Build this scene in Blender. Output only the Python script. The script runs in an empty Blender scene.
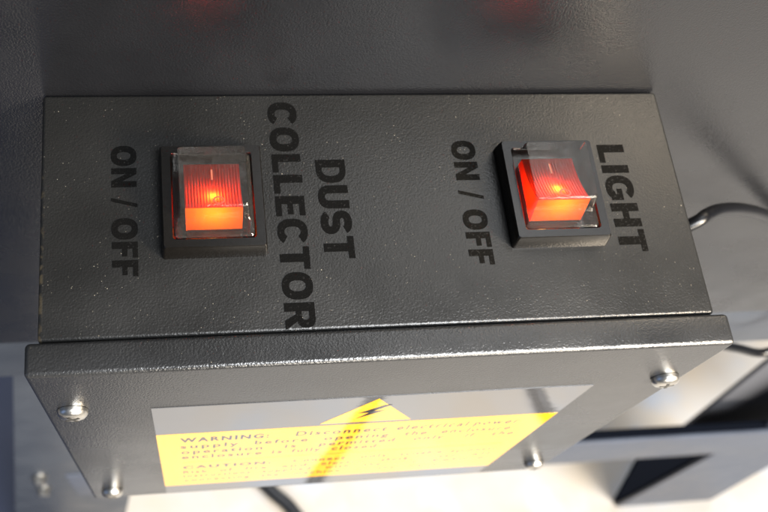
import bpy, bmesh, math, random
from mathutils import Vector, Matrix
random.seed(7)
S = bpy.context.scene
COL = S.collection

# ------------------------------------------------------------------ camera
cam_d = bpy.data.cameras.new("camera")
cam = bpy.data.objects.new("camera", cam_d)
COL.objects.link(cam)
R = Matrix(((0.9894794, 0.0403911, -0.1389208),
            (-0.0885640, 0.9283990, -0.3608764),
            (0.1143978, 0.3693832, 0.9222089)))
cam.matrix_world = Matrix.Translation((-0.04685, -0.07053, 0.18890)) @ R.to_4x4()
cam_d.sensor_width = 36.0
cam_d.lens = 42.381
cam_d.shift_x = 0.0922
cam_d.shift_y = 0.0818
cam_d.clip_start = 0.005
cam_d.clip_end = 50
cam_d.dof.use_dof = True
cam_d.dof.focus_distance = 0.205
cam_d.dof.aperture_fstop = 21.0
S.camera = cam

# ------------------------------------------------------------------ light
w = bpy.data.worlds.new("World"); S.world = w; w.use_nodes = True
bg = w.node_tree.nodes['Background']
bg.inputs[0].default_value = (0.50, 0.68, 1.0, 1)
bg.inputs[1].default_value = 0.17

def area(name, loc, target, sx, sy, power, col):
    l = bpy.data.lights.new(name, 'AREA'); l.shape = 'RECTANGLE'; l.size = sx; l.size_y = sy
    l.energy = power; l.color = col
    o = bpy.data.objects.new(name, l); COL.objects.link(o); o.location = loc
    o.rotation_euler = (Vector(target) - Vector(loc)).to_track_quat('-Z', 'Y').to_euler()
    return o
key = area("key_lamp", (0.62, -0.46, 0.42), (0.12, 0.03, 0.0), 0.2, 0.2, 3.0, (1.0, 0.84, 0.64))
key.data.spread = math.radians(48)
area("hall_window", (0.85, -1.9, 0.58), (0.05, 0, -0.4), 1.8, 0.45, 88.0, (1.0, 0.92, 0.80))
area("ceiling_lamp", (0.75, -1.1, 2.0), (0.25, 0.0, -1.0), 1.2, 0.8, 160.0, (0.95, 0.975, 1.0))
area("rear_floor_fill", (0.5, 1.7, 1.9), (0.3, 0.2, -1.0), 1.2, 0.8, 55.0, (0.95, 0.97, 1.0))  # added unseen fill that brightens the floor beneath and behind the cabinet
area("cool_fill", (-1.3, -0.5, 0.35), (-0.1, 0.05, 0.0), 0.7, 0.9, 1.2, (0.34, 0.52, 1.0))

S.view_settings.view_transform = 'Standard'
S.view_settings.look = 'None'
S.view_settings.exposure = 0.0
S.view_settings.gamma = 1.0

# ------------------------------------------------------------------ materials
def nodes(name):
    m = bpy.data.materials.new(name); m.use_nodes = True
    nt = m.node_tree
    return m, nt, nt.nodes['Principled BSDF']

def N(nt, t, **kw):
    n = nt.nodes.new(t)
    for k, v in kw.items(): setattr(n, k, v)
    return n

def ramp(nt, src, a, b):
    r = N(nt, 'ShaderNodeMapRange'); r.inputs[1].default_value = a; r.inputs[2].default_value = b
    r.clamp = True
    nt.links.new(src, r.inputs[0]); return r.outputs[0]

def mixc(nt, fac, c1, c2):
    m = N(nt, 'ShaderNodeMix', data_type='RGBA')
    nt.links.new(fac, m.inputs[0])
    for i, c in ((6, c1), (7, c2)):
        if isinstance(c, tuple): m.inputs[i].default_value = c
        else: nt.links.new(c, m.inputs[i])
    return m.outputs[2]

def grain_height(nt, scale):
    tc = N(nt, 'ShaderNodeNewGeometry')
    n1 = N(nt, 'ShaderNodeTexNoise'); n1.inputs['Scale'].default_value = scale; n1.inputs['Detail'].default_value = 2.0
    n1.inputs['Roughness'].default_value = 0.55
    v = N(nt, 'ShaderNodeTexVoronoi', feature='SMOOTH_F1'); v.inputs['Scale'].default_value = scale * 0.8
    v.inputs['Smoothness'].default_value = 0.6
    nt.links.new(tc.outputs['Position'], n1.inputs['Vector']); nt.links.new(tc.outputs['Position'], v.inputs['Vector'])
    a = N(nt, 'ShaderNodeMath', operation='MULTIPLY_ADD')
    nt.links.new(v.outputs['Distance'], a.inputs[0]); a.inputs[1].default_value = -0.55
    nt.links.new(n1.outputs['Fac'], a.inputs[2])
    return tc, a.outputs[0], n1.outputs['Fac']

def powder(name, base, rough=0.42, bump=0.0001, scale=1300, specks=0.0, spec=0.5, edge=0.0):
    m, nt, p = nodes(name)
    tc, h, nz = grain_height(nt, scale)
    b = N(nt, 'ShaderNodeBump'); b.inputs['Strength'].default_value = 1.0; b.inputs['Distance'].default_value = bump
    nt.links.new(h, b.inputs['Height']); nt.links.new(b.outputs[0], p.inputs['Normal'])
    lo = N(nt, 'ShaderNodeTexNoise'); lo.inputs['Scale'].default_value = 38; lo.inputs['Detail'].default_value = 4
    nt.links.new(tc.outputs['Position'], lo.inputs['Vector'])
    c = mixc(nt, ramp(nt, lo.outputs['Fac'], 0.3, 0.7), tuple(x * 0.88 for x in base) + (1,), tuple(x * 1.12 for x in base) + (1,))
    if specks > 0:
        last = c
        for sc, rad, keep in ((300, 0.058, specks), (700, 0.10, specks), (1100, 0.13, specks * 0.7)):
            v = N(nt, 'ShaderNodeTexVoronoi'); v.inputs['Scale'].default_value = sc
            nt.links.new(tc.outputs['Position'], v.inputs['Vector'])
            f1 = ramp(nt, v.outputs['Distance'], rad, rad * 0.6)
            sep = N(nt, 'ShaderNodeSeparateColor'); nt.links.new(v.outputs['Color'], sep.inputs[0])
            th = N(nt, 'ShaderNodeMath', operation='LESS_THAN'); nt.links.new(sep.outputs[0], th.inputs[0]); th.inputs[1].default_value = keep
            mu = N(nt, 'ShaderNodeMath', operation='MULTIPLY'); nt.links.new(f1, mu.inputs[0]); nt.links.new(th.outputs[0], mu.inputs[1])
            m2 = N(nt, 'ShaderNodeMath', operation='MULTIPLY'); nt.links.new(mu.outputs[0], m2.inputs[0]); nt.links.new(sep.outputs[1], m2.inputs[1])
            last = mixc(nt, m2.outputs[0], last, (0.22, 0.20, 0.16, 1))
        cl = N(nt, 'ShaderNodeTexNoise'); cl.inputs['Scale'].default_value = 55; cl.inputs['Detail'].default_value = 3
        nt.links.new(tc.outputs['Position'], cl.inputs['Vector'])
        c = mixc(nt, ramp(nt, cl.outputs['Fac'], 0.42, 0.62), c, last)
        # faint greasy film and rubbed areas
        if edge:
            sp = N(nt, 'ShaderNodeSeparateXYZ'); nt.links.new(tc.outputs['Position'], sp.inputs[0])
            ab = N(nt, 'ShaderNodeMath', operation='MULTIPLY'); ab.inputs[1].default_value = -1.0; nt.links.new(sp.outputs[0], ab.inputs[0])
            e1 = ramp(nt, ab.outputs[0], edge - 0.0011, edge - 0.0003)
            e2 = ramp(nt, sp.outputs[2], -0.0016, -0.0006)
            wn = N(nt, 'ShaderNodeTexNoise'); wn.inputs['Scale'].default_value = 420; wn.inputs['Detail'].default_value = 4
            nt.links.new(tc.outputs['Position'], wn.inputs['Vector'])
            wy = ramp(nt, sp.outputs[1], 0.055, 0.012)
            ad = N(nt, 'ShaderNodeMath', operation='MULTIPLY_ADD'); nt.links.new(wy, ad.inputs[0]); ad.inputs[1].default_value = 0.17; nt.links.new(wn.outputs['Fac'], ad.inputs[2])
            e3 = ramp(nt, ad.outputs[0], 0.62, 0.72)
            q = N(nt, 'ShaderNodeMath', operation='MULTIPLY'); nt.links.new(e1, q.inputs[0]); nt.links.new(e2, q.inputs[1])
            q2 = N(nt, 'ShaderNodeMath', operation='MULTIPLY'); nt.links.new(q.outputs[0], q2.inputs[0]); nt.links.new(e3, q2.inputs[1])
            c = mixc(nt, q2.outputs[0], c, (0.045, 0.036, 0.022, 1))
    nt.links.new(c, p.inputs['Base Color'])
    rr = N(nt, 'ShaderNodeMapRange'); rr.inputs[1].default_value = 0.3; rr.inputs[2].default_value = 0.7; rr.inputs[3].default_value = rough - 0.06; rr.inputs[4].default_value = rough + 0.09
    nt.links.new(lo.outputs['Fac'], rr.inputs[0]); nt.links.new(rr.outputs[0], p.inputs['Roughness'])
    p.inputs['Specular IOR Level'].default_value = spec
    return m

def plain(name, base, rough=0.4, metal=0.0, bump=0.0, scale=800, spec=0.5, var=0.1):
    m, nt, p = nodes(name)
    g = N(nt, 'ShaderNodeNewGeometry')
    n = N(nt, 'ShaderNodeTexNoise'); n.inputs['Scale'].default_value = scale; n.inputs['Detail'].default_value = 3
    nt.links.new(g.outputs['Position'], n.inputs['Vector'])
    c = mixc(nt, n.outputs['Fac'], tuple(x * (1 - var) for x in base) + (1,), tuple(min(1, x * (1 + var)) for x in base) + (1,))
    nt.links.new(c, p.inputs['Base Color'])
    p.inputs['Roughness'].default_value = rough; p.inputs['Metallic'].default_value = metal
    p.inputs['Specular IOR Level'].default_value = spec
    if bump:
        b = N(nt, 'ShaderNodeBump'); b.inputs['Strength'].default_value = 1; b.inputs['Distance'].default_value = bump
        nt.links.new(n.outputs['Fac'], b.inputs['Height']); nt.links.new(b.outputs[0], p.inputs['Normal'])
    return m

def ink(name, base, wear_lo, wear_hi, under):
    """print on powder coat: same grain, worn through in places"""
    m, nt, p = nodes(name)
    tc, h, nz = grain_height(nt, 2200)
    b = N(nt, 'ShaderNodeBump'); b.inputs['Strength'].default_value = 1.0; b.inputs['Distance'].default_value = 0.00005
    nt.links.new(h, b.inputs['Height']); nt.links.new(b.outputs[0], p.inputs['Normal'])
    n = N(nt, 'ShaderNodeTexNoise'); n.inputs['Scale'].default_value = 1500; n.inputs['Detail'].default_value = 2
    nt.links.new(tc.outputs['Position'], n.inputs['Vector'])
    c = mixc(nt, ramp(nt, n.outputs['Fac'], wear_lo, wear_hi), base + (1,), under + (1,))
    nt.links.new(c, p.inputs['Base Color'])
    p.inputs['Roughness'].default_value = 0.62
    p.inputs['Specular IOR Level'].default_value = 0.05
    return m

def film(name, base, coat=True):
    m, nt, p = nodes(name)
    g = N(nt, 'ShaderNodeNewGeometry')
    n = N(nt, 'ShaderNodeTexNoise'); n.inputs['Scale'].default_value = 420; n.inputs['Detail'].default_value = 1
    nt.links.new(g.outputs['Position'], n.inputs['Vector'])
    b = N(nt, 'ShaderNodeBump'); b.inputs['Strength'].default_value = 1; b.inputs['Distance'].default_value = 0.000007
    nt.links.new(n.outputs['Fac'], b.inputs['Height']); nt.links.new(b.outputs[0], p.inputs['Normal'])
    n2 = N(nt, 'ShaderNodeTexNoise'); n2.inputs['Scale'].default_value = 60
    nt.links.new(g.outputs['Position'], n2.inputs['Vector'])
    c = mixc(nt, n2.outputs['Fac'], tuple(x * .95 for x in base) + (1,), tuple(min(1, x * 1.05) for x in base) + (1,))
    nt.links.new(c, p.inputs['Base Color'])
    p.inputs['Roughness'].default_value = 0.03
    p.inputs['IOR'].default_value = 1.72
    return m

def lens_red(name, col):
    m, nt, p = nodes(name)
    nt.nodes.remove(p)
    out = nt.nodes['Material Output']
    t = N(nt, 'ShaderNodeBsdfTranslucent'); t.inputs[0].default_value = col
    g = N(nt, 'ShaderNodeBsdfGlossy'); g.inputs['Roughness'].default_value = 0.3; g.inputs[0].default_value = (0.25, 0.2, 0.18, 1)
    d = N(nt, 'ShaderNodeBsdfDiffuse'); d.inputs[0].default_value = (0.10, 0.007, 0.002, 1)
    m1 = N(nt, 'ShaderNodeMixShader'); m1.inputs[0].default_value = 0.35
    nt.links.new(t.outputs[0], m1.inputs[1]); nt.links.new(d.outputs[0], m1.inputs[2])
    fr = N(nt, 'ShaderNodeFresnel'); fr.inputs[0].default_value = 1.45
    m2 = N(nt, 'ShaderNodeMixShader'); nt.links.new(fr.outputs[0], m2.inputs[0])
    nt.links.new(m1.outputs[0], m2.inputs[1]); nt.links.new(g.outputs[0], m2.inputs[2])
    nt.links.new(m2.outputs[0], out.inputs[0])
    return m

def clear_cover(name):
    m, nt, p = nodes(name)
    nt.nodes.remove(p)
    out = nt.nodes['Material Output']
    ge = N(nt, 'ShaderNodeNewGeometry')
    n = N(nt, 'ShaderNodeTexNoise'); n.inputs['Scale'].default_value = 1600; n.inputs['Detail'].default_value = 5
    nt.links.new(ge.outputs['Position'], n.inputs['Vector'])
    t = N(nt, 'ShaderNodeBsdfTransparent'); t.inputs[0].default_value = (0.93, 0.92, 0.90, 1)
    d = N(nt, 'ShaderNodeBsdfDiffuse'); d.inputs[0].default_value = (0.34, 0.32, 0.29, 1)
    g = N(nt, 'ShaderNodeBsdfGlossy'); g.inputs['Roughness'].default_value = 0.12
    b = N(nt, 'ShaderNodeBump'); b.inputs['Strength'].default_value = 0.6; b.inputs['Distance'].default_value = 0.00006
    nt.links.new(n.outputs['Fac'], b.inputs['Height']); nt.links.new(b.outputs[0], g.inputs['Normal'])
    hz = N(nt, 'ShaderNodeMapRange'); hz.inputs[1].default_value = 0.35; hz.inputs[2].default_value = 0.8
    hz.inputs[3].default_value = 0.015; hz.inputs[4].default_value = 0.05
    nt.links.new(n.outputs['Fac'], hz.inputs[0])
    m1 = N(nt, 'ShaderNodeMixShader'); nt.links.new(hz.outputs[0], m1.inputs[0])
    nt.links.new(t.outputs[0], m1.inputs[1]); nt.links.new(d.outputs[0], m1.inputs[2])
    fr = N(nt, 'ShaderNodeFresnel'); fr.inputs[0].default_value = 1.45
    m2 = N(nt, 'ShaderNodeMixShader'); nt.links.new(fr.outputs[0], m2.inputs[0])
    nt.links.new(m1.outputs[0], m2.inputs[1]); nt.links.new(g.outputs[0], m2.inputs[2])
    nt.links.new(m2.outputs[0], out.inputs[0])
    return m

def emis(name, col, s):
    m, nt, p = nodes(name)
    nt.nodes.remove(p)
    e = N(nt, 'ShaderNodeEmission'); e.inputs[0].default_value = col; e.inputs[1].default_value = s
    nt.links.new(e.outputs[0], nt.nodes['Material Output'].inputs[0]); return m

COAT = (0.0080, 0.0081, 0.0080)
M = {}
HW = 0.079           # half width of the switch box
M['coat'] = powder('dark_powder_coat', COAT, 0.34, 0.000070, 2200, spec=0.44, specks=0.5, edge=HW)
M['plate'] = plain('charcoal_plate_paint', (0.13, 0.13, 0.14), 0.85, spec=0.1)
M['cover'] = powder('cover_powder_coat', (0.0112, 0.0116, 0.0122), 0.27, 0.000085, 2300, specks=0.10, spec=0.75)
M['wall'] = powder('cabinet_powder_coat', (0.0055, 0.0058, 0.0070), 0.25, 0.000075, 2200, spec=0.5)
M['rail'] = powder('rail_paint', (0.030, 0.037, 0.050), 0.4, 0.00006, 1700)
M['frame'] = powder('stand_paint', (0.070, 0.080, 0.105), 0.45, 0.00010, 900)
M['frame_shade'] = plain('shaded_stand_paint', (0.005, 0.006, 0.009), 0.8, spec=0.0)  # stand paint with shade put into its colour, for gusset and stretcher back flange
M['ink'] = ink('black_print', (0.0018, 0.0018, 0.0018), 0.64, 0.72, (0.010, 0.010, 0.010))
M['ink_worn'] = ink('worn_black_print', (0.0026, 0.0024, 0.0020), 0.58, 0.68, (0.011, 0.0105, 0.010))
M['black'] = plain('black_plastic', (0.0030, 0.0026, 0.0022), 0.17, spec=0.4, bump=0.00001, scale=900, var=0.3)
M['label_grey'] = film('grey_label_film', (0.055, 0.056, 0.060))
M['label_yellow'] = film('yellow_label_film', (0.58, 0.30, 0.012))
M['label_ink'] = film('black_label_print', (0.012, 0.012, 0.014))
M['zinc'] = plain('zinc_screw', (0.52, 0.50, 0.46), 0.28, metal=1.0, bump=0.00005, scale=1200)
M['recess'] = plain('screw_recess', (0.10, 0.095, 0.085), 0.5, metal=1.0)
M['lens'] = lens_red('red_translucent_plastic', (1.0, 0.036, 0.004, 1))
M['lens_end'] = lens_red('overlit_red_plastic', (1.0, 0.20, 0.005, 1))  # same red plastic; the front facet's overbright glow is put into an orange colour
M['mark'] = plain('pale_rocker_mark', (0.46, 0.10, 0.05), 0.5)
M['cover_clear'] = clear_cover('clear_switch_cover')
M['bulb'] = emis('neon_glow', (1.0, 0.50, 0.16, 1), 215.0)
M['rubber'] = plain('black_rubber', (0.010, 0.010, 0.011), 0.33, scale=300)
M['cable'] = plain('black_cable_sheath', (0.002, 0.0022, 0.003), 0.30, scale=300, spec=0.35)
M['mat'] = plain('navy_rubber_mat', (0.006, 0.012, 0.036), 0.6, scale=200, bump=0.0005)
def floor_mat():
    m, nt, p = nodes('pale_floor_finish')
    g = N(nt, 'ShaderNodeNewGeometry')
    n = N(nt, 'ShaderNodeTexNoise'); n.inputs['Scale'].default_value = 7; n.inputs['Detail'].default_value = 4
    n2 = N(nt, 'ShaderNodeTexNoise'); n2.inputs['Scale'].default_value = 11; n2.inputs['Detail'].default_value = 3
    mp = N(nt, 'ShaderNodeMapping'); mp.inputs['Location'].default_value = (3.1, 1.7, 0.4)
    nt.links.new(g.outputs['Position'], n.inputs['Vector'])
    nt.links.new(g.outputs['Position'], mp.inputs['Vector']); nt.links.new(mp.outputs[0], n2.inputs['Vector'])
    c = mixc(nt, ramp(nt, n.outputs['Fac'], 0.40, 0.66), (0.455, 0.425, 0.390, 1), (0.47, 0.39, 0.29, 1))
    c = mixc(nt, ramp(nt, n2.outputs['Fac'], 0.48, 0.70), c, (0.38, 0.405, 0.45, 1))
    nt.links.new(c, p.inputs['Base Color']); p.inputs['Roughness'].default_value = 0.45
    return m
M['floor'] = floor_mat()

# ------------------------------------------------------------------ builders
def wloc(p):
    v = Vector((0, 0, 0))
    while p is not None:
        v = v + p.location; p = p.parent
    return v

def obj(name, bm, mat, parent=None, smooth=True, angle=0.6, recalc=True):
    """link a bmesh given in world coordinates as ONE object under parent"""
    if recalc: bmesh.ops.recalc_face_normals(bm, faces=bm.faces)
    me = bpy.data.meshes.new(name)
    if parent is not None:
        bmesh.ops.translate(bm, vec=-wloc(parent), verts=bm.verts)
    bm.to_mesh(me); bm.free()
    for m in (mat if isinstance(mat, (list, tuple)) else [mat]): me.materials.append(m)
    o = bpy.data.objects.new(name, me); COL.objects.link(o)
    if parent is not None: o.parent = parent
    if smooth:
        for p in me.polygons: p.use_smooth = True
        me.set_sharp_from_angle(angle=angle)
    return o

def root(name, loc, label, cat, group=None):
    o = bpy.data.objects.new(name, None); COL.objects.link(o); o.location = loc
    o.empty_display_size = 0.02
    o['label'] = label; o['category'] = cat
    if group: o['group'] = group
    return o

def add_box(bm, x0, x1, y0, y1, z0, z1, bevel=0.0, seg=3):
    r = bmesh.ops.create_cube(bm, size=1.0)
    vs = r['verts']
    for v in vs:
        v.co = Vector(((x0 + x1) / 2 + v.co.x * (x1 - x0), (y0 + y1) / 2 + v.co.y * (y1 - y0), (z0 + z1) / 2 + v.co.z * (z1 - z0)))
    if bevel:
        es = list({e for v in vs for e in v.link_edges})
        bmesh.ops.bevel(bm, geom=es, offset=bevel, segments=seg, profile=0.5, affect='EDGES')

def add_loft(bm, loops, cap_first=True, cap_last=True):
    L = [[bm.verts.new(c) for c in lp] for lp in loops]
    n = len(L[0])
    for a, b in zip(L, L[1:]):
        for i in range(n): bm.faces.new((a[i], a[(i + 1) % n], b[(i + 1) % n], b[i]))
    if cap_first: bm.faces.new(L[0][::-1])
    if cap_last: bm.faces.new(L[-1])
    return L

def add_prism(bm, pts, vec):
    add_loft(bm, [pts, [tuple(Vector(p) + Vector(vec)) for p in pts]])

def rrect(cx, cy, hx, hy, r, z, k=5):
    out = []
    for sx, sy, a0 in ((1, 1, 0), (-1, 1, 90), (-1, -1, 180), (1, -1, 270)):
        for i in range(k + 1):
            a = math.radians(a0 + 90 * i / k)
            out.append((cx + sx * (hx - r) + r * math.cos(a), cy + sy * (hy - r) + r * math.sin(a), z))
    return out

def add_tube(bm, pts, r, n=14, sub=10):
    P = [Vector(p) for p in pts]
    path = []
    for i in range(len(P) - 1):
        p0 = P[max(i - 1, 0)]; p1 = P[i]; p2 = P[i + 1]; p3 = P[min(i + 2, len(P) - 1)]
        for k in range(sub):
            t = k / sub
            path.append(0.5 * ((2 * p1) + (-p0 + p2) * t + (2 * p0 - 5 * p1 + 4 * p2 - p3) * t * t + (-p0 + 3 * p1 - 3 * p2 + p3) * t ** 3))
    path.append(P[-1])
    loops = []; up = Vector((0, 0.3, 1)).normalized()
    for i, p in enumerate(path):
        d = (path[min(i + 1, len(path) - 1)] - path[max(i - 1, 0)]).normalized()
        a = d.cross(up).normalized(); b = a.cross(d).normalized(); up = b
        loops.append([tuple(p + r * (math.cos(2 * math.pi * k / n) * a + math.sin(2 * math.pi * k / n) * b)) for k in range(n)])
    add_loft(bm, loops)

def text_bm(txt, bold=0.0, spacing=1.0):
    """flat triangulated glyphs of one string, returned as bmesh in font units"""
    cu = bpy.data.curves.new("lettering_curve", 'FONT'); cu.body = txt; cu.size = 1.0
    cu.offset = bold; cu.space_character = spacing; cu.resolution_u = 6
    to = bpy.data.objects.new("lettering_curve", cu); COL.objects.link(to)
    dg = bpy.context.evaluated_depsgraph_get()
    me = bpy.data.meshes.new_from_object(to.evaluated_get(dg))
    bm = bmesh.new(); bm.from_mesh(me)
    bpy.data.objects.remove(to); bpy.data.curves.remove(cu); bpy.data.meshes.remove(me)
    return bm

ST = 0.28
def glyph(c):
    def arc(cx, cy, rx, ry, a0, a1, n=22):
        f = lambda v: math.copysign(abs(v) ** 0.84, v)
        return [(cx + rx * f(math.cos(math.radians(a0 + (a1 - a0) * i / n))), cy + ry * f(math.sin(math.radians(a0 + (a1 - a0) * i / n)))) for i in range(n + 1)]
    s = ST
    if c == 'O': return 0.90, [arc(.45, .5, .45, .515, 0, 351, 39), arc(.45, .5, 0.180, .275, 0, 351, 39)]
    if c == 'C': return 0.86, [arc(.45, .5, .45, .515, 36, 324, 40) + arc(.45, .5, 0.180, .275, 322, 38, 40)]
    if c == 'G': return 0.90, [arc(.45, .5, .45, .515, 38, 318, 40) + [(.88, .12), (.88, .56), (.48, .56), (.48, .37), (.66, .37), (.66, .29)] + arc(.45, .5, 0.180, .275, 316, 40, 36)]
    if c == 'L': return 0.66, [[(0, 0), (.66, 0), (.66, .21), (s, .21), (s, 1), (0, 1)]]
    if c == 'E': return 0.70, [[(0, 0), (.70, 0), (.70, .2), (s, .2), (s, .405), (.64, .405), (.64, .595), (s, .595), (s, .8), (.69, .8), (.69, 1), (0, 1)]]
    if c == 'F': return 0.66, [[(0, 0), (s, 0), (s, .39), (.60, .39), (.60, .59), (s, .59), (s, .8), (.66, .8), (.66, 1), (0, 1)]]
    if c == 'T': return 0.76, [[(.24, 0), (.52, 0), (.52, .79), (.76, .79), (.76, 1), (0, 1), (0, .79), (.24, .79)]]
    if c == 'H': return 0.82, [[(0, 0), (s, 0), (s, .39), (.54, .39), (.54, 0), (.82, 0), (.82, 1), (.54, 1), (.54, .61), (s, .61), (s, 1), (0, 1)]]
    if c == 'I': return s, [[(0, 0), (s, 0), (s, 1), (0, 1)]]
    if c == 'N': return 0.84, [[(0, 0), (.26, 0), (.26, .58), (.57, 0), (.84, 0), (.84, 1), (.58, 1), (.58, .42), (.27, 1), (0, 1)]]
    if c == '/': return 0.42, [[(0, -.02), (.15, -.02), (.42, 1.02), (.27, 1.02)]]
    if c == 'D': return 0.84, [[(0, 0)] + arc(.37, .5, .47, .5, -90, 90, 26) + [(0, 1)], [(s, .2)] + arc(.37, .5, .225, .3, -90, 90, 22) + [(s, .8)]]
    if c == 'U': return 0.82, [[(0, 1)] + arc(.41, .36, .41, .375, 180, 360, 26) + [(.82, 1), (.54, 1)] + arc(.41, .37, .13, .16, 360, 180, 22) + [(s, 1)]]
    if c == 'R': return 0.86, [[(0, 0), (s, 0), (s, .37), (.37, .37), (.57, 0), (.86, 0), (.60, .41)] + arc(.49, .695, .32, .305, -62, 90, 18) + [(0, 1)],
                               [(s, .56)] + arc(.45, .68, .11, .12, -90, 90, 14) + [(s, .80)]]
    if c == 'S':
        mid = arc(.39, .695, .275, .195, 18, 270, 30) + arc(.39, .305, .275, .195, 90, -162, 30)[1:]
        L, Rr = [], []
        for i, (x, y) in enumerate(mid):
            x0, y0 = mid[max(i - 1, 0)]; x1, y1 = mid[min(i + 1, len(mid) - 1)]
            d = math.hypot(x1 - x0, y1 - y0); nx, ny = -(y1 - y0) / d, (x1 - x0) / d
            L.append((x + nx * .13, y + ny * .125)); Rr.append((x - nx * .13, y - ny * .125))
        return 0.78, [L + Rr[::-1]]
    return 0.26, []

def sign_bm(txt, gap=0.10):
    cu = bpy.data.curves.new("lettering_curve", 'CURVE'); cu.dimensions = '2D'; cu.fill_mode = 'BOTH'
    x = 0.0
    for c in txt:
        wd, loops = glyph(c)
        for lp in loops:
            sp = cu.splines.new('POLY'); sp.points.add(len(lp) - 1); sp.use_cyclic_u = True
            for p, (a, b) in zip(sp.points, lp): p.co = (x + a, b, 0, 1)
        x += wd + gap
    to = bpy.data.objects.new("lettering_curve", cu); COL.objects.link(to)
    dg = bpy.context.evaluated_depsgraph_get()
    me = bpy.data.meshes.new_from_object(to.evaluated_get(dg))
    bm = bmesh.new(); bm.from_mesh(me)
    bpy.data.objects.remove(to); bpy.data.curves.remove(cu); bpy.data.meshes.remove(me)
    bmesh.ops.remove_doubles(bm, verts=bm.verts, dist=1e-5)
    return bm

def place_text(dst, txt, u0, u1, v0, v1, frame, bold=0.0, spacing=1.0):
    """fit the string's capitals into the box (u0..u1, v0..v1) of a frame (origin, u axis, v axis)"""
    if bold is None:
        b = sign_bm(txt); c0, c1 = 0.0, 1.0
    else:
        b = text_bm(txt, bold, spacing)
        cap = text_bm("H", bold)
        c0 = min(v.co.y for v in cap.verts); c1 = max(v.co.y for v in cap.verts); cap.free()
    xs = [v.co.x for v in b.verts]; x0, x1 = min(xs), max(xs)
    O, U, V = (Vector(a) for a in frame)
    mp = {}
    for v in b.verts:
        u = u0 + (v.co.x - x0) / (x1 - x0) * (u1 - u0)
        vv = v0 + (v.co.y - c0) / (c1 - c0) * (v1 - v0)
        mp[v] = dst.verts.new(O + U * u + V * vv)
    for f in b.faces:
        try: dst.faces.new([mp[v] for v in f.verts])
        except ValueError: pass
    b.free()

def thicken(bm, vec):
    """give flat lettering a small real thickness"""
    r = bmesh.ops.extrude_face_region(bm, geom=list(bm.faces))
    bmesh.ops.translate(bm, vec=vec, verts=[g for g in r['geom'] if isinstance(g, bmesh.types.BMVert)])

MM = 0.001
D = 0.0642           # depth of its top
CF = -0.0078         # front face of the cover
CB = -0.1362         # bottom of the cover
FLOOR = -1.00

# ------------------------------------------------------------------ floor
bm = bmesh.new(); add_box(bm, -6, 6, -6, 6, FLOOR - 0.05, FLOOR)
o = obj('floor', bm, M['floor'], None, smooth=False); o['kind'] = 'structure'

bm = bmesh.new(); add_box(bm, -1.6, -0.212, -1.1, 0.45, FLOOR + 0.0005, FLOOR + 0.008, 0.002)
o = obj('floor_mat', bm, M['mat'], None); o['label'] = 'dark navy rubber mat on the floor left of the cabinet'; o['category'] = 'mat'

# ------------------------------------------------------------------ cabinet behind the box
cab = root('machine_cabinet', (0.05, 0.3, FLOOR), 'dark grey powder coated machine cabinet and stand behind the switch box', 'cabinet')
bm = bmesh.new(); add_box(bm, -0.45, 0.55, 0.0645, 0.42, -0.1705, 0.34, 0.0012)
obj('body', bm, M['wall'], cab)
bm = bmesh.new(); add_box(bm, -0.44, 0.54, 0.0665, 0.41, -0.219, -0.1752, 0.0015)
obj('lower_rail', bm, M['rail'], cab)
# splayed plate of the left leg
bm = bmesh.new()
add_prism(bm, [(-0.128, 0.0955, -0.220), (-0.055, 0.0955, -0.220), (-0.143, 0.0955, FLOOR + 0.001), (-0.268, 0.0955, FLOOR + 0.001)], (0, 0.004, 0))
obj('leg', bm, M['rail'], cab)
# right leg plate, its gusset and the plate above
bm = bmesh.new()
add_prism(bm, [(0.434, 0.100, -0.220), (0.472, 0.100, -0.220), (0.664, 0.100, FLOOR + 0.001), (0.525, 0.100, FLOOR + 0.001)], (0, 0.004, 0))
obj('leg', bm, M['frame'], cab)
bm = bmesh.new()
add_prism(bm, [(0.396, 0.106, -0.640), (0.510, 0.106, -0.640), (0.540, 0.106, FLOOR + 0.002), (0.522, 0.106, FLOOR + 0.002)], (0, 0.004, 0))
obj('gusset', bm, M['frame_shade'], cab)
bm = bmesh.new()
add_prism(bm, [(0.376, 0.130, -0.222), (0.80, 0.130, -0.222), (0.80, 0.130, -0.72), (0.472, 0.130, -0.72)], (0, 0.004, 0))
obj('side_plate', bm, M['plate'], cab)

def add_hex_bolt(bm, c, r, h):
    cx, cy, cz = c
    add_loft(bm, [[(cx + 1.35 * r * math.cos(a * math.pi / 12), cy, cz + 1.35 * r * math.sin(a * math.pi / 12)) for a in range(24)],
                  [(cx + 1.35 * r * math.cos(a * math.pi / 12), cy - 0.0012, cz + 1.35 * r * math.sin(a * math.pi / 12)) for a in range(24)]])
    add_loft(bm, [[(cx + r * math.cos(a * math.pi / 3), cy - 0.0013, cz + r * math.sin(a * math.pi / 3)) for a in range(6)],
                  [(cx + r * math.cos(a * math.pi / 3), cy - h, cz + r * math.sin(a * math.pi / 3)) for a in range(6)],
                  [(cx + 0.85 * r * math.cos(a * math.pi / 3), cy - h - 0.0008, cz + 0.85 * r * math.sin(a * math.pi / 3)) for a in range(6)]])
for c in ((-0.170, 0.0953, -0.562), (-0.174, 0.0953, -0.608)):
    bm = bmesh.new(); add_hex_bolt(bm, c, 0.0050, 0.006)
    obj('bolt', bm, M['zinc'], cab, smooth=False)
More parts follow.
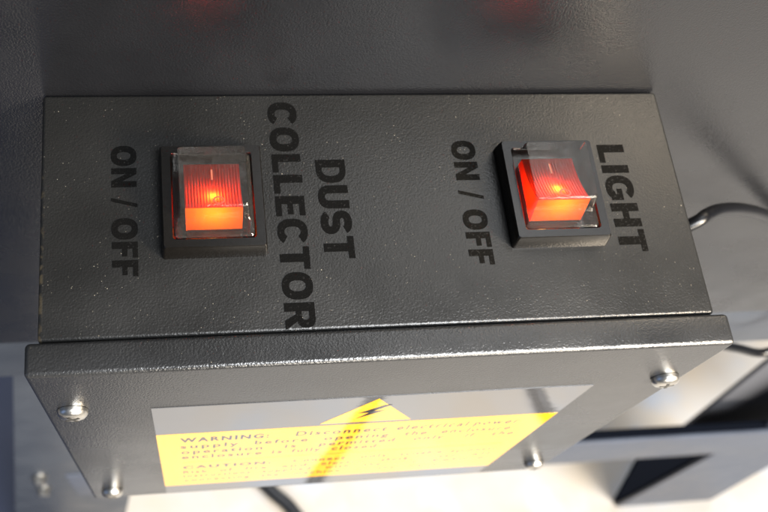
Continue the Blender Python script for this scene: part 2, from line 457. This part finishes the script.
# stretcher: angle iron, one flange upright, one going back
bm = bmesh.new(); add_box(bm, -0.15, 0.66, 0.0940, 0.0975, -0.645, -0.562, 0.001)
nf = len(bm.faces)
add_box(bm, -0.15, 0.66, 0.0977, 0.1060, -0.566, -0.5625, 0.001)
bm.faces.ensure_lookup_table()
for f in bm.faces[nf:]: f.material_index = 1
obj('stretcher', bm, [M['frame'], M['frame_shade']], cab)

# ------------------------------------------------------------------ switch box
box = root('switch_box', (0, 0.03, CB), 'dark grey textured metal switch box with two lit red rockers and a yellow warning label', 'switch box')
bm = bmesh.new()
add_box(bm, -HW, HW, 0.0006, D, CB + 0.001, 0.0, 0.0009, 3)
obj('body', bm, M['coat'], box)
bm = bmesh.new()
add_box(bm, -HW - 0.0024, HW + 0.0024, CF, 0.0, CB, 0.0015, 0.00115, 4)
obj('front_cover', bm, M['cover'], box)

# screws in the cover
def screw(x, z):
    bm = bmesh.new(); n = 32; R0 = 0.0036
    prof = [(1.0, 0.0), (1.0, 0.0007), (0.95, 0.0013), (0.8, 0.0019), (0.55, 0.0023), (0.3, 0.0024)]
    y0 = CF - 0.0001
    add_loft(bm, [[(x + R0 * r * math.cos(2 * math.pi * k / n), y0 - h, z + R0 * r * math.sin(2 * math.pi * k / n)) for k in range(n)] for r, h in prof])
    s = obj('screw', bm, M['zinc'], box, angle=0.9)
    bm = bmesh.new(); a0 = random.uniform(0, 1.5)
    for a in (a0, a0 + math.pi / 2):
        u = Vector((math.cos(a), 0, math.sin(a))); v = Vector((-math.sin(a), 0, math.cos(a)))
        c = Vector((x, y0 - 0.00246, z)) + (Vector((0, -0.00002, 0)) if a != a0 else Vector((0, 0, 0)))
        q = [c + u * 0.0018 + v * 0.00035, c - u * 0.0018 + v * 0.00035, c - u * 0.0018 - v * 0.00035, c + u * 0.0018 - v * 0.00035]
        add_prism(bm, [tuple(t) for t in q], (0, 0.0009, 0))
    obj('cross_recess', bm, M['recess'], s, smooth=False)
for x, z in ((-0.0745, -0.0245), (0.0757, -0.0232), (-0.0740, -0.1235), (0.0753, -0.1225)): screw(x, z)

# lettering printed on the top; it reads from the back edge towards the front
def lettering(txt, xb, xt, ya, yb, mat, bold=None):
    bm = bmesh.new()
    fr = ((0, 0, 0.00004), (0, -1, 0), (1, 0, 0))
    place_text(bm, txt, -ya * MM, -yb * MM, xb * MM, xt * MM, fr, bold, 1.08)
    thicken(bm, (0, 0, 0.00004))
    obj('lettering', bm, mat, box, smooth=False)
lettering("ON / OFF", -62.9, -57.1, 49.6, 15.4, M['ink'])
lettering("COLLECTOR", -24.8, -17.8, 61.6, 0.9, M['ink'])
lettering("DUST", -14.3, -7.0, 44.9, 18.2, M['ink'])
lettering("ON / OFF", 20.5, 26.5, 49.8, 15.4, M['ink_worn'])
lettering("LIGHT", 58.9, 66.0, 48.0, 17.6, M['ink_worn'])

# the warning label
bm = bmesh.new(); add_box(bm, -0.0562, 0.0576, CF - 0.00020, CF - 0.00002, -0.1330, -0.0266)
lab = obj('warning_label', bm, M['label_grey'], box, smooth=False)
y1 = CF - 0.00021
bm = bmesh.new(); add_box(bm, -0.0562, 0.0576, y1 - 0.00004, y1, -0.1210, -0.0525)
tri = [(-0.0118, y1, -0.0503), (0.0137, y1, -0.0503), (0.0008, y1, -0.0283)]
add_prism(bm, tri, (0, -0.00004, 0))
obj('yellow_print', bm, M['label_yellow'], lab, smooth=False)
y2 = y1 - 0.00005
bm = bmesh.new()
F2 = ((0, y2, 0), (1, 0, 0), (0, 0, 1))
def word(t, a, b, zc, cap, bold=0.0):
    place_text(bm, t, a * MM, b * MM, (zc - cap * 0.66) * MM, (zc + cap * 0.66) * MM, F2, bold, 1.28)
def line(words, z0, z1, cap, bold=0.012):
    for t, a, b in words:
        zz = z0 + (z1 - z0) * ((a + b) / 2 + 50) / 100
        word(t, a, b, zz, cap, 0.045 if t.endswith(':') else bold + 0.012)
line((("WARNING:", -50, -25), ("Disconnect", -17.4, 9.1), ("electrical", 11.9, 33), ("power", 35, 48.7)), -59.6, -59.2, 3.9)
line((("supply", -50, -33.4), ("before", -28.7, -13.2), ("opening", -8.4, 10.9), ("the", 15.7, 22.5), ("enclosure.", 27, 49.8)), -66.9, -66.7, 3.7)
line((("operation", -49.9, -26), ("is", -19.4, -15.9), ("permitted", -9, 14), ("only", 20, 29.4), ("if", 36.2, 39), ("the", 44.5, 51.5)), -73.6, -73.4, 3.7)
line((("enclosure", -49.9, -25.8), ("is", -22.8, -19.6), ("fully", -16.8, -7.8), ("closed.", -4.4, 11)), -80, -80, 3.7)
line((("CAUTION:", -49.8, -22), ("Connect", -15, 2), ("only", 7, 16), ("suitable", 20, 34), ("equipment", 37, 52)), -94.2, -94, 3.4)
line((("Risk", -49.8, -42), ("of", -38, -34), ("fire", -30, -23), ("and", -18, -10), ("electric", -5, 10), ("shock:", 15, 25), ("read", 33, 40), ("all", 46, 52)), -101, -100.8, 3.2, 0.006)
line((("instructions", -49.8, -28), ("supplied", -24, -8), ("with", -3, 5), ("the", 10, 16), ("unit", 21, 28), ("before", 34, 52)), -107, -106.8, 3.2, 0.006)
line((("connecting", -49.6, -28), ("the", -24, -18), ("machine", -13, 3), ("to", 8, 11), ("the", 16, 22), ("mains.", 27, 38)), -113.6, -113.4, 3.2, 0.006)
add_prism(bm, [(-0.0495, y2, -0.0872), (0.0520, y2, -0.0870), (0.0520, y2, -0.0873), (-0.0495, y2, -0.0875)], (0, -0.00002, 0))
# lightning bolt in the triangle
bolt = [(3.6, -34.2), (-2.6, -41.2), (0.4, -41.0), (-2.4, -46.6), (4.6, -39.4), (1.4, -39.6), (5.6, -34.6)]
add_prism(bm, [(a * MM, y2, b * MM) for a, b in bolt], (0, -0.00002, 0))
obj('label_print', bm, M['label_ink'], lab, smooth=False)

# rocker switches
def make_switch(label):
    """one switch around the origin of its own bezel mesh, at (0, 0, 0)"""
    bm = bmesh.new()
    k = 5
    loops = [rrect(0, 0, 12.1 * MM, 14.0 * MM, 0.7 * MM, -0.0005, k),
             rrect(0, 0, 12.1 * MM, 14.0 * MM, 0.7 * MM, 0.0006, k),
             rrect(0, 0, 11.8 * MM, 13.5 * MM, 0.7 * MM, 0.0039, k),
             rrect(0, 0, 11.5 * MM, 13.2 * MM, 0.7 * MM, 0.0045, k),
             rrect(0, 0, 9.5 * MM, 11.3 * MM, 0.8 * MM, 0.0045, k),
             rrect(0, 0, 9.2 * MM, 11.0 * MM, 0.8 * MM, 0.0041, k),
             rrect(0, 0, 9.2 * MM, 11.0 * MM, 0.8 * MM, 0.0002, k)]
    add_loft(bm, loops)
    sw = obj('rocker_switch', bm, M['black'], None, angle=0.5)
    sw['label'] = label
    # rocker: ribbed sloping face, steep front face, closed sides
    bm = bmesh.new()
    hx = 6.5 * MM; nx = 38; ny = 12
    yb, zb, yf, zf, yl, zl = 8.9 * MM, 3.1 * MM, -5.2 * MM, 7.8 * MM, -7.1 * MM, 0.8 * MM
    rows = []
    for j in range(ny + 1):
        t = j / ny; y = yb + (yf - yb) * t
        z = zb + (zf - zb) * t - 0.0009 * math.sin(math.pi * t)
        row = []
        for i in range(nx + 1):
            s = i / nx * 2 - 1
            dz = (0.00016 if i % 2 else 0.0) * (1.0 if 0 < j < ny and 0 < i < nx else 0.0)
            row.append(bm.verts.new((s * hx, y, z - dz)))
        rows.append(row)
    for j in (1, 2):
        t = j / 2
        rows.append([bm.verts.new(((i / nx * 2 - 1) * hx, yf + (yl - yf) * t, zf + (zl - zf) * t)) for i in range(nx + 1)])
    for j, (a, b) in enumerate(zip(rows, rows[1:])):
        for i in range(nx):
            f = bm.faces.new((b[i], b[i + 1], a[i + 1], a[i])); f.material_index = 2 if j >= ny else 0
    for side in (0, nx):
        loop = [r[side] for r in rows]
        base0 = bm.verts.new((loop[-1].co.x, yl, 0.0004)); base1 = bm.verts.new((loop[-1].co.x, yb, 0.0004))
        f = bm.faces.new(loop + [base0, base1]); f.normal_update()
        if f.normal.x * (1 if side else -1) < 0: f.normal_flip()
    # raised marks: bar at the back, ring near the front
    nm = len(bm.faces)
    def zs(y):
        t = (y - yb) / (yf - yb); return zb + (zf - zb) * t - 0.0009 * math.sin(math.pi * t)
    ya, yc = 7.2 * MM, 4.2 * MM
    add_prism(bm, [(-0.0002, ya, zs(ya) + 5e-5), (0.0002, ya, zs(ya) + 5e-5), (0.0002, yc, zs(yc) + 5e-5), (-0.0002, yc, zs(yc) + 5e-5)], (0, 0, 0.0002))
    c = Vector((0.0012, -2.6 * MM, 0)); n = 28
    ring = []
    for rr, dz in ((1.35, 0.00003), (1.35, 0.00022), (1.0, 0.00022), (1.0, 0.00003)):
        ring.append([(c.x + rr * MM * math.cos(2 * math.pi * q / n), c.y + rr * MM * math.sin(2 * math.pi * q / n),
                      zs(c.y + rr * MM * math.sin(2 * math.pi * q / n)) + dz) for q in range(n)])
    add_loft(bm, ring, False, False)
    bm.faces.ensure_lookup_table()
    for f in bm.faces[nm:]: f.material_index = 1
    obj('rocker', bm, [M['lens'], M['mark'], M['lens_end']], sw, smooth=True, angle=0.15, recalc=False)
    bm = bmesh.new()
    bmesh.ops.create_uvsphere(bm, u_segments=16, v_segments=10, radius=0.00085)
    for v in bm.verts: v.co = Vector((v.co.x, v.co.y * 1.7 - 0.0016, v.co.z + 0.0046))
    obj('neon_bulb', bm, M['bulb'], sw)
    # clear moulded cover
    bm = bmesh.new()
    def hood(inset):
        i = inset
        base = rrect(0, 0, 9.1 * MM - i, 10.9 * MM - i, 1.0 * MM, 0.0043, k)
        def shape(hx_, yf_, yb_, z, r):
            return rrect(0, (yf_ + yb_) / 2, hx_, (yb_ - yf_) / 2, r, z, k)
        return [base,
                shape(8.9 * MM - i, -10.5 * MM + i, 10.8 * MM - i, 0.0047, 1.0 * MM),
                shape(8.4 * MM - i, -7.15 * MM + i, 10.4 * MM - i, 0.0052, 0.9 * MM),
                shape(8.2 * MM - i, -6.75 * MM + i, 10.2 * MM - i, 0.0056, 0.9 * MM),
                shape(7.8 * MM - i, -5.75 * MM + i, 9.8 * MM - i, 0.0093, 0.8 * MM),
                shape(7.6 * MM - i, -5.40 * MM + i, 9.6 * MM - i, 0.0097, 0.8 * MM)]
    add_loft(bm, hood(0.0), cap_first=False)
    obj('clear_cover', bm, M['cover_clear'], sw, angle=0.45)
    return sw

sw = make_switch("lit red rocker switch beside the DUST COLLECTOR lettering")
sw.parent = box; sw.location = Vector((-0.0396, 0.0334, 0.0)) - wloc(box)
kids = list(sw.children)
s2 = sw.copy(); COL.objects.link(s2); s2['label'] = "lit orange red rocker switch beside the LIGHT lettering"
s2.location = Vector((0.0434, 0.0334, 0.0)) - wloc(box)
for c in kids:
    cc = c.copy(); COL.objects.link(cc); cc.parent = s2

# ------------------------------------------------------------------ cables
bm = bmesh.new()
add_tube(bm, [(0.070, 0.038, -0.064), (0.092, 0.041, -0.047), (0.1052, 0.044, -0.0380), (0.1105, 0.047, -0.0385), (0.119, 0.051, -0.0430),
              (0.134, 0.056, -0.0530), (0.153, 0.0605, -0.0675), (0.178, 0.0622, -0.0885), (0.215, 0.060, -0.125), (0.236, 0.054, -0.165),
              (0.2243, 0.050, -0.1859), (0.2025, 0.050, -0.1775), (0.165, 0.048, -0.155), (0.110, 0.044, -0.130), (0.070, 0.040, -0.120)], 0.0021)
o = obj('power_cable', bm, M['cable'], None); o['label'] = 'black power cable looping out from behind the right of the switch box'; o['category'] = 'cable'
bm = bmesh.new()
zf = FLOOR + 0.0100
add_tube(bm, [(-0.07, 0.33, zf), (0.0, 0.22, zf), (0.051, 0.155, zf), (0.080, 0.124, zf), (0.112, 0.06, zf), (0.104, -0.05, zf), (0.104, -0.16, zf),
              (0.160, -0.232, zf), (0.208, -0.289, zf), (0.27, -0.36, zf), (0.36, -0.40, zf), (0.425, -0.345, zf), (0.440, -0.285, zf), (0.455, -0.245, zf), (0.51, -0.205, zf), (0.8, -0.20, zf)], 0.0092)
o = obj('hose', bm, M['rubber'], None); o['label'] = 'thick black hose lying on the pale floor under the switch box'; o['category'] = 'hose'
